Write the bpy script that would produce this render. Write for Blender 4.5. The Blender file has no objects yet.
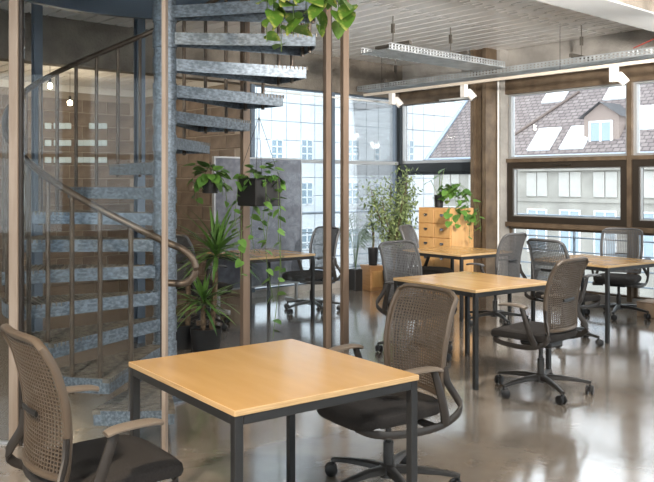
import bpy, bmesh, math, random
from mathutils import Vector, Matrix
R = math.radians
random.seed(7)
scene = bpy.context.scene
C = scene.collection

# ------------------------------------------------------------ camera, light, exposure
YAW = R(41.4)
SN, CS = math.sin(YAW), math.cos(YAW)
EYE = 1.53
cam_d = bpy.data.cameras.new('camera'); cam = bpy.data.objects.new('camera', cam_d); C.objects.link(cam)
cam.location = (0, 0, EYE); cam.rotation_euler = (R(90), 0, -YAW)
cam_d.sensor_width = 36; cam_d.lens = 790 / 654 * 36; cam_d.shift_y = -58 / 654
cam_d.clip_start = 0.05; cam_d.clip_end = 300
scene.camera = cam
w = bpy.data.worlds.new('world'); scene.world = w; w.use_nodes = True
bg = w.node_tree.nodes['Background']; bg.inputs[0].default_value = (0.86, 0.93, 1.0, 1); bg.inputs[1].default_value = 2.2
vs = scene.view_settings
vs.view_transform = 'Standard'; vs.look = 'None'; vs.gamma = 1; vs.use_curve_mapping = False; vs.exposure = 0.95

# ------------------------------------------------------------ materials
def lin(r, g, b):
    f = lambda c: (c / 255 / 12.92) if c / 255 <= 0.04045 else ((c / 255 + 0.055) / 1.055) ** 2.4
    return (f(r), f(g), f(b), 1)
M = {}
def mat(name, col, rough=0.5, metal=0.0, col2=None, scale=8, stretch=(1, 1, 1), bump=0.0, bscale=None, detail=4, spec=0.5, coords='Object', lo=0.35, hi=0.65, rvar=0.0):
    m = bpy.data.materials.new(name); m.use_nodes = True; nt = m.node_tree; p = nt.nodes['Principled BSDF']
    p.inputs['Base Color'].default_value = col; p.inputs['Roughness'].default_value = rough
    p.inputs['Metallic'].default_value = metal; p.inputs['Specular IOR Level'].default_value = spec
    if col2 is not None or bump or rvar:
        tc = nt.nodes.new('ShaderNodeTexCoord'); mp = nt.nodes.new('ShaderNodeMapping'); mp.inputs['Scale'].default_value = stretch
        nt.links.new(tc.outputs[coords], mp.inputs[0])
        n = nt.nodes.new('ShaderNodeTexNoise'); n.inputs['Scale'].default_value = scale; n.inputs['Detail'].default_value = detail
        nt.links.new(mp.outputs[0], n.inputs[0])
        if col2 is not None:
            r = nt.nodes.new('ShaderNodeValToRGB'); r.color_ramp.elements[0].color = col; r.color_ramp.elements[1].color = col2
            r.color_ramp.elements[0].position = lo; r.color_ramp.elements[1].position = hi
            nt.links.new(n.outputs['Fac'], r.inputs[0]); nt.links.new(r.outputs[0], p.inputs['Base Color'])
        if rvar:
            mr = nt.nodes.new('ShaderNodeMapRange'); mr.inputs[1].default_value = 0.3; mr.inputs[2].default_value = 0.7
            mr.inputs[3].default_value = rough - rvar; mr.inputs[4].default_value = rough + rvar
            nt.links.new(n.outputs['Fac'], mr.inputs[0]); nt.links.new(mr.outputs[0], p.inputs['Roughness'])
        if bump:
            n2 = nt.nodes.new('ShaderNodeTexNoise'); n2.inputs['Scale'].default_value = bscale or scale * 4; n2.inputs['Detail'].default_value = 5
            nt.links.new(mp.outputs[0], n2.inputs[0])
            b = nt.nodes.new('ShaderNodeBump'); b.inputs['Strength'].default_value = bump; b.inputs['Distance'].default_value = 0.02
            nt.links.new(n2.outputs['Fac'], b.inputs['Height']); nt.links.new(b.outputs[0], p.inputs['Normal'])
    M[name] = m
    return m
def glass(name, tint, ior=1.5, strength=1.0):
    m = bpy.data.materials.new(name); m.use_nodes = True; nt = m.node_tree
    nt.nodes.remove(nt.nodes['Principled BSDF'])
    out = nt.nodes['Material Output']
    t = nt.nodes.new('ShaderNodeBsdfTransparent'); t.inputs[0].default_value = tint
    g = nt.nodes.new('ShaderNodeBsdfGlossy'); g.inputs['Roughness'].default_value = 0.01
    f = nt.nodes.new('ShaderNodeFresnel'); f.inputs[0].default_value = ior
    mu = nt.nodes.new('ShaderNodeMath'); mu.operation = 'MULTIPLY'; mu.inputs[1].default_value = strength
    mx = nt.nodes.new('ShaderNodeMixShader')
    nt.links.new(f.outputs[0], mu.inputs[0]); nt.links.new(mu.outputs[0], mx.inputs[0]); nt.links.new(t.outputs[0], mx.inputs[1]); nt.links.new(g.outputs[0], mx.inputs[2])
    nt.links.new(mx.outputs[0], out.inputs[0])
    M[name] = m
def emit(name, col, s):
    m = bpy.data.materials.new(name); m.use_nodes = True; p = m.node_tree.nodes['Principled BSDF']
    p.inputs['Base Color'].default_value = col; p.inputs['Emission Color'].default_value = col; p.inputs['Emission Strength'].default_value = s
    M[name] = m

mat('floor', lin(122, 113, 103), 0.16, 0, lin(150, 141, 130), 1.6, bump=0.14, bscale=9, rvar=0.06, detail=8, spec=0.9)
_p = M['floor'].node_tree.nodes['Principled BSDF']; _p.inputs['Coat Weight'].default_value = 1.0; _p.inputs['Coat Roughness'].default_value = 0.12; _p.inputs['Coat IOR'].default_value = 1.7
mat('slat', lin(232, 231, 230), 0.3, 0.3, lin(240, 239, 238), 2.0, stretch=(1, .3, 1), bump=0.05, bscale=3, rvar=0.06)
mat('dark_gap', lin(40, 38, 36), 0.8)
mat('concrete', lin(140, 137, 132), 0.85, 0, lin(170, 166, 160), 3, bump=0.5, bscale=30, detail=8)
mat('concrete_dark', lin(96, 90, 82), 0.9, 0, lin(128, 120, 110), 3, bump=0.6, bscale=35, detail=8)
mat('soffit', lin(172, 174, 175), 0.45, 0.3)
mat('block', lin(112, 100, 90), 0.9, 0, lin(136, 123, 111), 5, bump=0.4, bscale=60, coords='Object')
mat('mortar', lin(158, 148, 136), 0.95)
mat('plaster', lin(205, 200, 192), 0.9)
mat('white_trim', lin(226, 226, 224), 0.5)
mat('bronze', lin(88, 74, 60), 0.5, 0.25, lin(112, 96, 78), 6, bump=0.05)
mat('bronze_dark', lin(52, 45, 38), 0.45, 0.3)
mat('alu', lin(178, 180, 182), 0.4, 0.6)
mat('steel_blue', lin(96, 108, 122), 0.5, 0.3)
mat('dark_frame', lin(38, 44, 48), 0.4, 0.3)
mat('tan_post', lin(164, 150, 137), 0.5, 0.1, lin(144, 128, 114), 3, stretch=(6, 6, .6))
mat('brown_post', lin(124, 106, 91), 0.5, 0.1, lin(106, 90, 76), 3, stretch=(6, 6, .6))
mat('post_dark', lin(48, 42, 37), 0.45, 0.2)
mat('galv', lin(94, 103, 111), 0.42, 0.5, lin(134, 145, 156), 60, stretch=(.5, 1, 1), bump=0.06, detail=4, lo=0.38, hi=0.68)
mat('galv_top', lin(104, 98, 90), 0.55, 0.4, lin(140, 132, 120), 20, bump=0.15)
mat('rail', lin(84, 74, 65), 0.4, 0.5, lin(104, 93, 82), 10)
mat('black_metal', lin(48, 49, 50), 0.42, 0.35, bump=0.02, scale=80)
mat('wood', lin(190, 150, 94), 0.2, 0, lin(200, 161, 106), 2.2, stretch=(6, 1, 1), detail=7, spec=0.7, rvar=0.04, lo=.25, hi=.75)
mat('ply_edge', lin(206, 176, 132), 0.5, 0, lin(178, 144, 100), 6, stretch=(1, 1, 60))
mat('cab_wood', lin(198, 150, 92), 0.4, 0, lin(208, 164, 108), 3, stretch=(6, 6, 1))
mat('cab_wood_line', lin(120, 84, 46), 0.6)
mat('crate_wood', lin(176, 128, 80), 0.55, 0, lin(192, 146, 96), 4, stretch=(1, 1, 8))
mat('chair_plastic', lin(84, 73, 62), 0.42, 0, bump=0.03, scale=200)
mat('chair_plastic_grey', lin(84, 84, 85), 0.45)
mat('fabric', lin(36, 33, 32), 0.95, 0, lin(46, 43, 41), 120, bump=0.25, bscale=500)
mat('chair_black', lin(30, 30, 31), 0.4)
mat('arm_pad', lin(112, 102, 91), 0.5)
mat('chair_arm', lin(46, 42, 39), 0.45)
mat('chrome', lin(190, 190, 190), 0.2, 1)
mat('base_metal', lin(62, 61, 60), 0.35, 0.5)
mat('tray', lin(158, 164, 168), 0.4, 0.65, lin(182, 187, 190), 6)
mat('tray_dark', lin(88, 84, 78), 0.5, 0.4)
mat('track', lin(200, 190, 176), 0.5)
mat('spot_white', lin(228, 225, 220), 0.4)
mat('leaf', lin(82, 124, 52), 0.4, 0, lin(116, 154, 76), 9)
mat('leaf_light', lin(84, 122, 44), 0.4, 0, lin(188, 188, 104), 14, lo=.5, hi=.66)
mat('leaf_dark', lin(58, 94, 44), 0.4, 0, lin(82, 118, 60), 9)
mat('leaf_palm', lin(74, 96, 66), 0.5)
mat('leaf_ficus', lin(84, 106, 58), 0.45, 0, lin(146, 160, 108), 6)
mat('stem', lin(84, 108, 50), 0.6)
mat('trunk', lin(128, 108, 84), 0.9, 0, lin(84, 68, 52), 30, bump=0.6, bscale=60)
mat('soil', lin(50, 40, 32), 1)
mat('pot_black', lin(30, 30, 31), 0.6)
mat('felt', lin(94, 98, 108), 0.95, 0, lin(116, 120, 130), 14, bump=0.3, bscale=120)
mat('wire', lin(40, 40, 40), 0.5, 0.5)
mat('roof', lin(120, 100, 90), 0.8, 0, lin(146, 124, 112), 3)
mat('roof_cap', lin(110, 96, 90), 0.8)
mat('ext_stone', lin(146, 142, 135), 0.9, 0, lin(162, 158, 150), 1.5)
mat('ext_panel', lin(176, 172, 166), 0.9, 0, lin(190, 187, 181), 2)
mat('ext_white', lin(212, 214, 217), 0.8)
mat('ext_joint', lin(160, 165, 170), 0.9)
mat('ext_frame', lin(225, 226, 228), 0.6)
mat('ext_pane', lin(136, 154, 166), 0.08, 0, spec=0.8)
mat('ext_blind', lin(236, 236, 236), 0.6)
mat('shingle', lin(148, 132, 124), 0.85)
mat('slate', lin(118, 116, 118), 0.7)
mat('zinc', lin(150, 160, 172), 0.4, 0.4)
mat('street', lin(120, 120, 118), 0.9)
mat('balcony', lin(206, 206, 202), 0.8)
mat('reflected_pane', lin(205, 222, 228), 0.15, 0)  # pale tone standing in for windows reflected in the glass
mat('cable_red', lin(150, 60, 50), 0.5)
mat('brown_box', lin(150, 130, 110), 0.7)
glass('window_glass', (0.95, 0.97, 0.97, 1), 1.45, 0.8)
glass('screen_glass', (0.93, 0.95, 0.96, 1), 1.45, 0.28)
emit('bulb', (1.0, 0.78, 0.5, 1), 40)
# roof tile courses: fine relief only
def tile_bump(m, sc):
    nt = m.node_tree; p = nt.nodes['Principled BSDF']
    tc = nt.nodes.new('ShaderNodeTexCoord'); br = nt.nodes.new('ShaderNodeTexBrick')
    br.inputs['Scale'].default_value = sc; br.inputs['Mortar Size'].default_value = 0.035; br.inputs['Mortar Smooth'].default_value = 0.6
    br.inputs['Brick Width'].default_value = 0.42; br.inputs['Row Height'].default_value = 0.3
    br.inputs['Color1'].default_value = lin(118, 106, 104); br.inputs['Color2'].default_value = lin(136, 124, 121); br.inputs['Mortar'].default_value = lin(74, 66, 66)
    nt.links.new(tc.outputs['UV'], br.inputs[0])
    nt.links.new(br.outputs['Color'], p.inputs['Base Color'])
    b = nt.nodes.new('ShaderNodeBump'); b.inputs['Strength'].default_value = 0.5; b.inputs['Distance'].default_value = 0.04; b.invert = True
    nt.links.new(br.outputs['Fac'], b.inputs['Height']); nt.links.new(b.outputs[0], p.inputs['Normal'])
tile_bump(M['roof'], 1.7)

# ------------------------------------------------------------ helpers
def tag(o, label=None, cat=None, group=None, kind=None):
    if label: o['label'] = label
    if cat: o['category'] = cat
    if group: o['group'] = group
    if kind: o['kind'] = kind
    return o
def empty(name, loc=(0, 0, 0), rz=0, label=None, cat=None, group=None, kind=None, parent=None):
    o = bpy.data.objects.new(name, None); C.objects.link(o); o.location = loc; o.rotation_euler = (0, 0, rz); o.empty_display_size = 0.1
    if parent: o.parent = parent
    return tag(o, label, cat, group, kind)
def mk(name, me, parent=None, mtx=None):
    o = bpy.data.objects.new(name, me); C.objects.link(o)
    if parent: o.parent = parent
    if mtx is not None: o.matrix_local = mtx
    return o
def mesh(name, bm, m, smooth=False):
    me = bpy.data.meshes.new(name)
    bmesh.ops.recalc_face_normals(bm, faces=bm.faces)
    bm.to_mesh(me); bm.free()
    for mm in (m if isinstance(m, (list, tuple)) else [m]): me.materials.append(M[mm])
    if smooth:
        for p in me.polygons: p.use_smooth = True
        try: me.set_sharp_from_angle(angle=R(40))
        except Exception: pass
    return me
def obj(name, bm, m, parent=None, smooth=False): return mk(name, mesh(name, bm, m, smooth), parent)
def copy_tree(o, parent=None):
    c = o.copy(); C.objects.link(c)
    c.parent = parent
    for ch in o.children: copy_tree(ch, c)
    return c
def B(): return bmesh.new()
def box(bm, x0, x1, y0, y1, z0, z1, mi=0, T=None):
    vs_ = [bm.verts.new((x, y, z)) for x in (x0, x1) for y in (y0, y1) for z in (z0, z1)]
    if T is not None:
        for v in vs_: v.co = T @ v.co
    for f in ((0, 1, 3, 2), (4, 6, 7, 5), (0, 4, 5, 1), (2, 3, 7, 6), (0, 2, 6, 4), (1, 5, 7, 3)):
        fc = bm.faces.new([vs_[i] for i in f]); fc.material_index = mi
    return vs_
def bbox_(x0, x1, y0, y1, z0, z1, bev=0.003, seg=1):
    bm = B(); box(bm, x0, x1, y0, y1, z0, z1)
    bmesh.ops.bevel(bm, geom=bm.edges[:], offset=bev, segments=seg, affect='EDGES', profile=0.5)
    return bm
def frame_from(t, up):
    t = t.normalized(); s = t.cross(up)
    if s.length < 1e-4: s = t.cross(Vector((1, 0, 0)))
    if s.length < 1e-4: s = t.cross(Vector((0, 1, 0)))
    s.normalize(); u = s.cross(t).normalized()
    return s, u
def sweep(bm, pts, ra, rb=None, n=8, up=(0, 0, 1), closed=False, caps=True, mi=0, prof=None):
    pts = [Vector(p) for p in pts]; up = Vector(up); N = len(pts); rings = []
    for i, p in enumerate(pts):
        a = pts[(i - 1) % N] if (closed or i > 0) else pts[i]
        b = pts[(i + 1) % N] if (closed or i < N - 1) else pts[i]
        s, u = frame_from(b - a, up)
        r1 = ra[i] if isinstance(ra, (list, tuple)) else ra
        r2 = r1 if rb is None else (rb[i] if isinstance(rb, (list, tuple)) else rb)
        ring = []
        for k in range(n):
            an = 2 * math.pi * (k + 0.5) / n
            cx, cy = math.cos(an), math.sin(an)
            if prof == 'sq':
                e = 0.5; cx = math.copysign(abs(cx) ** e, cx); cy = math.copysign(abs(cy) ** e, cy)
            ring.append(bm.verts.new(p + s * (r1 * cx) + u * (r2 * cy)))
        rings.append(ring)
    for i in range(N if closed else N - 1):
        a, b = rings[i], rings[(i + 1) % N]
        for k in range(n):
            f = bm.faces.new((a[k], a[(k + 1) % n], b[(k + 1) % n], b[k])); f.material_index = mi
    if caps and not closed:
        for r_ in (rings[0], rings[-1]):
            f = bm.faces.new(r_); f.material_index = mi
def spline(pts, k=6, closed=False):
    pts = [Vector(p) for p in pts]; out = []; N = len(pts)
    rng = range(N if closed else N - 1)
    for i in rng:
        g = (lambda j: pts[j % N]) if closed else (lambda j: pts[max(0, min(N - 1, j))])
        p0, p1, p2, p3 = g(i - 1), g(i), g(i + 1), g(i + 2)
        for q in range(k):
            t = q / k
            out.append(0.5 * ((2 * p1) + (p2 - p0) * t + (2 * p0 - 5 * p1 + 4 * p2 - p3) * t * t + (3 * p1 - p0 - 3 * p2 + p3) * t ** 3))
    if not closed: out.append(pts[-1])
    return out
def cyl(bm, p, q, r, n=12, r2=None, mi=0): sweep(bm, [p, q], [r, r if r2 is None else r2], n=n, mi=mi)
def lathe(bm, prof, n=24, c=(0, 0, 0), mi=0):
    rings = []
    for r, z in prof:
        rings.append([bm.verts.new((c[0] + r * math.cos(2 * math.pi * k / n), c[1] + r * math.sin(2 * math.pi * k / n), c[2] + z)) for k in range(n)])
    for a, b in zip(rings, rings[1:]):
        for k in range(n):
            f = bm.faces.new((a[k], a[(k + 1) % n], b[(k + 1) % n], b[k])); f.material_index = mi
    bm.faces.new(rings[0]).material_index = mi; bm.faces.new(rings[-1]).material_index = mi
def W(cx, d, z=0.0):            # metres right of / ahead of the viewpoint -> room coordinates
    return Vector((SN * d + CS * cx, CS * d - SN * cx, z))
def onX(px, X):                 # plan helper: where a sight line meets the plane x = X
    t = (px - 327) / 790; d = X / (SN + CS * t); return d * (CS - SN * t), d
def onY(px, Y):
    t = (px - 327) / 790; d = Y / (CS - SN * t); return d * (SN + CS * t), d
def zat(py, d): return EYE - (py - 183) / 790 * d

# ------------------------------------------------------------ room shell
XW, YW = 9.1, 8.58            # window wall, glazed far wall
XJ, YB = 6.17, 11.5           # jog, block wall
ZC = 3.35
PC = W(-1.15, 5.6)            # stair pole
RO = 1.36                     # stair opening radius

bm = B(); box(bm, -3.2, XW + .1, -4.2, YB + .2, -.2, 0)
tag(obj('floor', bm, 'floor'), kind='structure')

def slab(name, x0, x1, y0, y1, z0, z1, hole, m):
    bm = B()
    for z in (z0, z1):
        o = [bm.verts.new(p + (z,)) for p in ((x0, y0), (x1, y0), (x1, y1), (x0, y1))]
        c = [bm.verts.new((hole[0] + hole[2] * math.cos(2 * math.pi * k / 48), hole[1] + hole[2] * math.sin(2 * math.pi * k / 48), z)) for k in range(48)]
        es = [bm.edges.new((o[i], o[(i + 1) % 4])) for i in range(4)] + [bm.edges.new((c[i], c[(i + 1) % 48])) for i in range(48)]
        bmesh.ops.triangle_fill(bm, use_beauty=True, edges=es)
        cen = [f for f in bm.faces if (f.calc_center_median().xy - Vector(hole[:2])).length < hole[2] * .97 and abs(f.calc_center_median().z - z) < 1e-4]
        if cen: bmesh.ops.delete(bm, geom=cen, context='FACES')
    return obj(name, bm, m)
ceil_ = slab('ceiling', -3.2, XW + .1, -4.2, YW + .1, ZC + .02, ZC + .15, (PC.x, PC.y, RO), 'dark_gap'); tag(ceil_, kind='structure')
# lengthwise ceiling slats
slat_mesh = {}
def slat(x, y0, y1, z, parent):
    L = round(y1 - y0, 3)
    if L not in slat_mesh:
        bm = B(); hw = .089
        prof = [(-hw, .018), (-hw, .004), (-hw + .006, 0), (hw - .006, 0), (hw, .004), (hw, .018)]
        a = [bm.verts.new((px, 0, pz)) for px, pz in prof]; b = [bm.verts.new((px, L, pz)) for px, pz in prof]
        for i in range(5): bm.faces.new((a[i], a[i + 1], b[i + 1], b[i]))
        bm.faces.new(a); bm.faces.new(b); bm.faces.new((a[0], a[5], b[5], b[0]))
        slat_mesh[L] = mesh('slat', bm, 'slat')
    mk('slat', slat_mesh[L], parent, Matrix.Translation((x, y0, z)))
x = -3.1
while x < XW:
    dx = abs(x - PC.x)
    y0, y1 = -4.0, YW - .12
    if dx < RO + .14:
        h = math.sqrt((RO + .14) ** 2 - dx * dx)
        slat(x, y0, PC.y - h, ZC, ceil_); slat(x, PC.y + h, y1, ZC, ceil_)
    else: slat(x, y0, y1, ZC, ceil_)
    x += .2
# back bay ceiling, lower
bm = B(); box(bm, 2.4, XJ + .1, YW + .1, YB + .2, 3.02, 3.2)
cb = tag(obj('ceiling', bm, 'dark_gap'), kind='structure')
x = 2.6
while x < XJ:
    slat(x, YW + .14, YB, 3.0, cb); x += .2
# stair opening edge; drum and cap above added to keep sky light out
bm = B(); n = 48
rings = []
for r_, z in ((RO + .06, 2.97), (RO, 2.97), (RO, 5.2), (0.02, 5.2), (0.02, 5.3), (RO + .06, 5.3)):
    rings.append([bm.verts.new((PC.x + r_ * math.cos(2 * math.pi * k / n), PC.y + r_ * math.sin(2 * math.pi * k / n), z)) for k in range(n)])
for i in range(6):
    a, b = rings[i], rings[(i + 1) % 6]
    for k in range(n): bm.faces.new((a[k], a[(k + 1) % n], b[(k + 1) % n], b[k]))
tag(obj('trim_1', bm, 'steel_blue', smooth=True), kind='structure', label='curved steel edge of the round stair opening')
# walls out of view
for nm, a in (('wall_inner', (-3.0, 2.5, YW, YW + .15)), ('wall_bay', (2.4, 2.5, YW + .15, YB))):
    bm = B(); box(bm, a[0], a[1], a[2], a[3], 0, ZC + .1); tag(obj(nm, bm, 'plaster'), kind='structure')
# unseen back and left walls; window bays added to them for more daylight
def glazed(nm, ax, p, a0, a1, wlab):
    bm = B()
    def bx(u0, u1, z0, z1, t0=0, t1=.2):
        if ax == 'y': box(bm, u0, u1, p - t1, p - t0, z0, z1)
        else: box(bm, p - t1, p - t0, u0, u1, z0, z1)
    bx(a0, a1, 0, .9); bx(a0, a1, 2.85, ZC + .1)
    n = max(1, round((a1 - a0) / 2.0)); st_ = (a1 - a0) / n
    for i in range(n + 1):
        c = min(max(a0 + i * st_, a0 + .1), a1 - .1); bx(c - .1, c + .1, .9, 2.85)
    tag(obj(nm, bm, 'plaster'), kind='structure')
    for i in range(n):
        wn_ = empty('window_%d' % (20 + glazed.k), kind='structure', label=wlab); glazed.k += 1
        u0, u1 = a0 + i * st_ + .1 + (.1 if i == 0 else 0), a0 + (i + 1) * st_ - .1 - (.1 if i == n - 1 else 0)
        for m_, w_, t0, t1 in (('bronze_dark', 0, .07, .13),):
            b2 = B()
            for (q0, q1, z0, z1) in ((u0, u1, .9, .96), (u0, u1, 2.79, 2.85), (u0, u0 + .06, .96, 2.79), (u1 - .06, u1, .96, 2.79), (u0, u1, 1.81, 1.87)):
                if ax == 'y': box(b2, q0, q1, p - t1, p - t0, z0, z1)
                else: box(b2, p - t1, p - t0, q0, q1, z0, z1)
            obj('frame', b2, m_, wn_)
        b2 = B()
        if ax == 'y': box(b2, u0, u1, p - .105, p - .095, .93, 2.82)
        else: box(b2, p - .105, p - .095, u0, u1, .93, 2.82)
        obj('pane', b2, 'window_glass', wn_)
glazed.k = 0
glazed('wall_back', 'y', -4.0, -3.2, XW + .1, 'window bay added for daylight in the unseen wall behind the viewpoint')
glazed('wall_left', 'x', -3.0, -4.0, YW + .1, 'window bay added for daylight in the unseen left wall')
# block walls
blk = mesh('block', bbox_(-.194, .194, -.03, .03, -.094, .094, .006), 'block')
blk_h = mesh('block', bbox_(-.094, .094, -.03, .03, -.094, .094, .006), 'block')
def block_wall(name, x0, y0, length, rz, zt, t, flip=0):
    bm = B(); box(bm, 0, length, 0.012, t, 0, zt)
    w_ = obj(name, bm, 'mortar'); w_.location = (x0, y0, 0); w_.rotation_euler = (0, 0, rz); tag(w_, kind='structure')
    z = .1; r_ = 0
    while z < zt - .05:
        off = 0 if r_ % 2 == 0 else .2
        if off: mk('block', blk_h, w_, Matrix.Translation((.1, .03, z)))
        x_ = off + .2
        while x_ < length - .1:
            mk('block', blk, w_, Matrix.Translation((x_, .03 + random.uniform(-.003, .003), z))); x_ += .4
        z += .2; r_ += 1
    return w_
block_wall('wall_far', 2.57, YB, 3.6, 0, 2.9, .2)
bm = B(); box(bm, 2.5, XJ, YB - .02, YB + .2, 2.9, 3.0); tag(obj('trim_2', bm, 'white_trim'), kind='structure', label='white strip along the top of the block wall')
block_wall('wall_side', XJ, YB, YB - YW - .1, R(-90), 2.9, .15)
bm = B(); box(bm, XJ + .0, XJ + .15, YW + .1, YB, 2.9, 3.05); tag(obj('trim_3', bm, 'white_trim'), kind='structure')
# windows reflected in the glass, built as three rows of pale panes
refl_m = mesh('reflected_pane', bbox_(-.05, .05, -.012, .012, -.045, .045, .008), 'reflected_pane')
refl = empty('window_1', (0, 0, 0), kind='structure', label='reflected window rows built as small pale panes on the block wall')
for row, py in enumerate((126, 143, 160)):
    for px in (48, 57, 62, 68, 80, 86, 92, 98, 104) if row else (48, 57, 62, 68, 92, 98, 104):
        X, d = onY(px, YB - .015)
        mk('pane', refl_m, refl, Matrix.Translation((X, YB - .015, zat(py, d))))
# lintels
bm = B(); box(bm, -3.0, XW, YW - .1, YW + .1, 2.84, ZC + .1); tag(obj('wall_lintel', bm, 'concrete_dark'), kind='structure')
bm = B(); box(bm, XW - .05, XW + .1, -4.0, YW - .1, 2.98, ZC + .1); tag(obj('wall_window', bm, 'concrete'), kind='structure')
bm = B(); box(bm, XW - .12, XW + .06, -4.0, YW - .1, 2.74, 2.98); tag(obj('trim_4', bm, 'bronze'), kind='structure', label='brown steel beam above the windows')
# ceiling beam with smooth soffit
bm = B(); box(bm, 4.3, XW - .05, 3.27, 3.64, 3.01, ZC + .02)
be = tag(obj('trim_5', bm, 'concrete_dark'), kind='structure', label='rough concrete ceiling beam with grey soffit')
bm = B(); box(bm, 4.3, XW - .05, 3.262, 3.65, 2.995, 3.01); obj('soffit_panel', bm, 'soffit', be)
# low upstand under the windows
bm = B(); box(bm, XW - .08, XW + .1, -4.0, YW, 0, .14); box(bm, XJ, XW, YW - .05, YW + .1, 0, .1)
tag(obj('baseboard_window', bm, 'concrete'), kind='structure')

# ------------------------------------------------------------ windows
def rect_frame(bm, ax, p, a0, a1, z0, z1, w_, t0, t1):
    # frame in the plane normal to axis ax
    def bx(u0, u1, v0, v1):
        if ax == 'x': box(bm, p + t0, p + t1, u0, u1, v0, v1)
        else: box(bm, u0, u1, p + t0, p + t1, v0, v1)
    bx(a0, a1, z0, z0 + w_); bx(a0, a1, z1 - w_, z1); bx(a0, a0 + w_, z0 + w_, z1 - w_); bx(a1 - w_, a1, z0 + w_, z1 - w_)
def pane(parent, ax, p, a0, a1, z0, z1, m='window_glass'):
    bm = B()
    if ax == 'x': box(bm, p - .006, p + .006, a0, a1, z0, z1)
    else: box(bm, a0, a1, p - .006, p + .006, z0, z1)
    return obj('pane', bm, m, parent)
nwin = [1]
def win(label):
    nwin[0] += 1
    return empty('window_%d' % nwin[0], kind='structure', label=label)
bays = [6.52, 4.72, 2.92, 1.12, -.68, -2.48, -3.98]
for i in range(len(bays) - 1):
    y1, y0 = bays[i], bays[i + 1]
    wn = win('window bay with brown tilting sash below a fixed pane')
    bm = B(); box(bm, XW - .10, XW + .05, y0 - .03, y0 + .03, .1, 2.76); obj('mullion', bm, 'bronze', wn)
    bm = B(); rect_frame(bm, 'x', XW, y0 + .03, y1 - .03, 1.85, 2.76, .04, -.05, .03); obj('fixed_frame', bm, 'alu', wn)
    pane(wn, 'x', XW, y0 + .065, y1 - .065, 1.88, 2.73)
    bm = B(); box(bm, XW - .11, XW + .05, y0 + .03, y1 - .03, 1.81, 1.86); obj('transom', bm, 'bronze', wn)
    s = B(); rect_frame(s, 'x', XW, y0 + .035, y1 - .035, 1.0, 1.81, .082, -.09, .03); so = obj('sash_frame', s, 'bronze_dark', wn)
    bm = B(); rect_frame(bm, 'x', XW, y0 + .112, y1 - .112, 1.077, 1.733, .018, -.06, -.01); obj('bead', bm, 'alu', so)
    pane(wn, 'x', XW, y0 + .11, y1 - .11, 1.07, 1.74)
    bm = B(); box(bm, XW - .13, XW + .05, y0 + .03, y1 - .03, .94, 1.0); obj('sill', bm, 'bronze', wn)
    bm = B(); rect_frame(bm, 'x', XW, y0 + .03, y1 - .03, .13, .94, .035, -.03, .03); obj('lower_frame', bm, 'bronze', wn)
    pane(wn, 'x', XW, y0 + .07, y1 - .07, .16, .91)
    ym = (y0 + y1) / 2
    bm = B(); box(bm, XW - .12, XW - .09, ym - .12, ym + .12, 1.765, 1.79); obj('handle', bm, 'bronze_dark', wn)
# corner bay
wn = win('corner window bay with dark transom beside the cabinet')
bm = B(); rect_frame(bm, 'x', XW, 6.75, YW - .06, 1.83, 2.80, .045, -.05, .03); obj('fixed_frame', bm, 'alu', wn)
pane(wn, 'x', XW, 6.8, YW - .1, 1.86, 2.77)
bm = B(); box(bm, XW - .1, XW + .04, 6.75, YW - .06, 1.70, 1.83); obj('transom', bm, 'dark_frame', wn)
bm = B(); rect_frame(bm, 'x', XW, 6.75, YW - .06, .13, 1.70, .045, -.05, .03); obj('lower_frame', bm, 'dark_frame', wn)
pane(wn, 'x', XW, 6.8, YW - .1, .16, 1.67)
bm = B(); box(bm, XW - .1, XW + .06, YW - .1, YW + .06, .05, 2.84); obj('corner_post', bm, 'dark_frame', wn)
# glazed far wall
xs = [XW - .1, 7.62, XJ + .02]
for i in range(2):
    x1, x0 = xs[i], xs[i + 1]
    wn = win('tall far window bay with thin white transom')
    bm = B(); box(bm, x0 - .03, x0 + .03, YW - .08, YW + .05, .08, 2.86); obj('mullion', bm, 'steel_blue', wn)
    bm = B(); rect_frame(bm, 'y', YW, x0 + .03, x1, .08, 2.86, .035, -.03, .03); obj('frame', bm, 'steel_blue', wn)
    bm = B(); box(bm, x0 + .03, x1, YW - .06, YW + .03, 1.81, 1.86); obj('transom', bm, 'alu', wn)
    pane(wn, 'y', YW, x0 + .05, x1 - .02, 1.86, 2.83); pane(wn, 'y', YW, x0 + .05, x1 - .02, .11, 1.81)
# concrete pier and brown column
bm = B(); box(bm, XW - .22, XW + .1, 6.5, 6.76, 0, ZC)
pier = tag(obj('trim_6', bm, 'concrete'), kind='structure', label='concrete wall pier with pale conduits beside the brown column')
for k in range(3):
    bm = B(); cyl(bm, (XW - .235, 6.53 + .06 * k, .05), (XW - .235, 6.53 + .06 * k, 2.95), .013, 8); obj('conduit', bm, 'white_trim', pier, True)
bm = B(); box(bm, 8.62, 8.86, 6.55, 6.61, 0, ZC); box(bm, 8.62, 8.86, 6.75, 6.81, 0, ZC); box(bm, 8.68, 8.80, 6.61, 6.75, 0, ZC)
tag(obj('steel_column', bm, 'bronze'), 'brown steel column standing by the window pier behind the cabinet', 'column')

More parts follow.
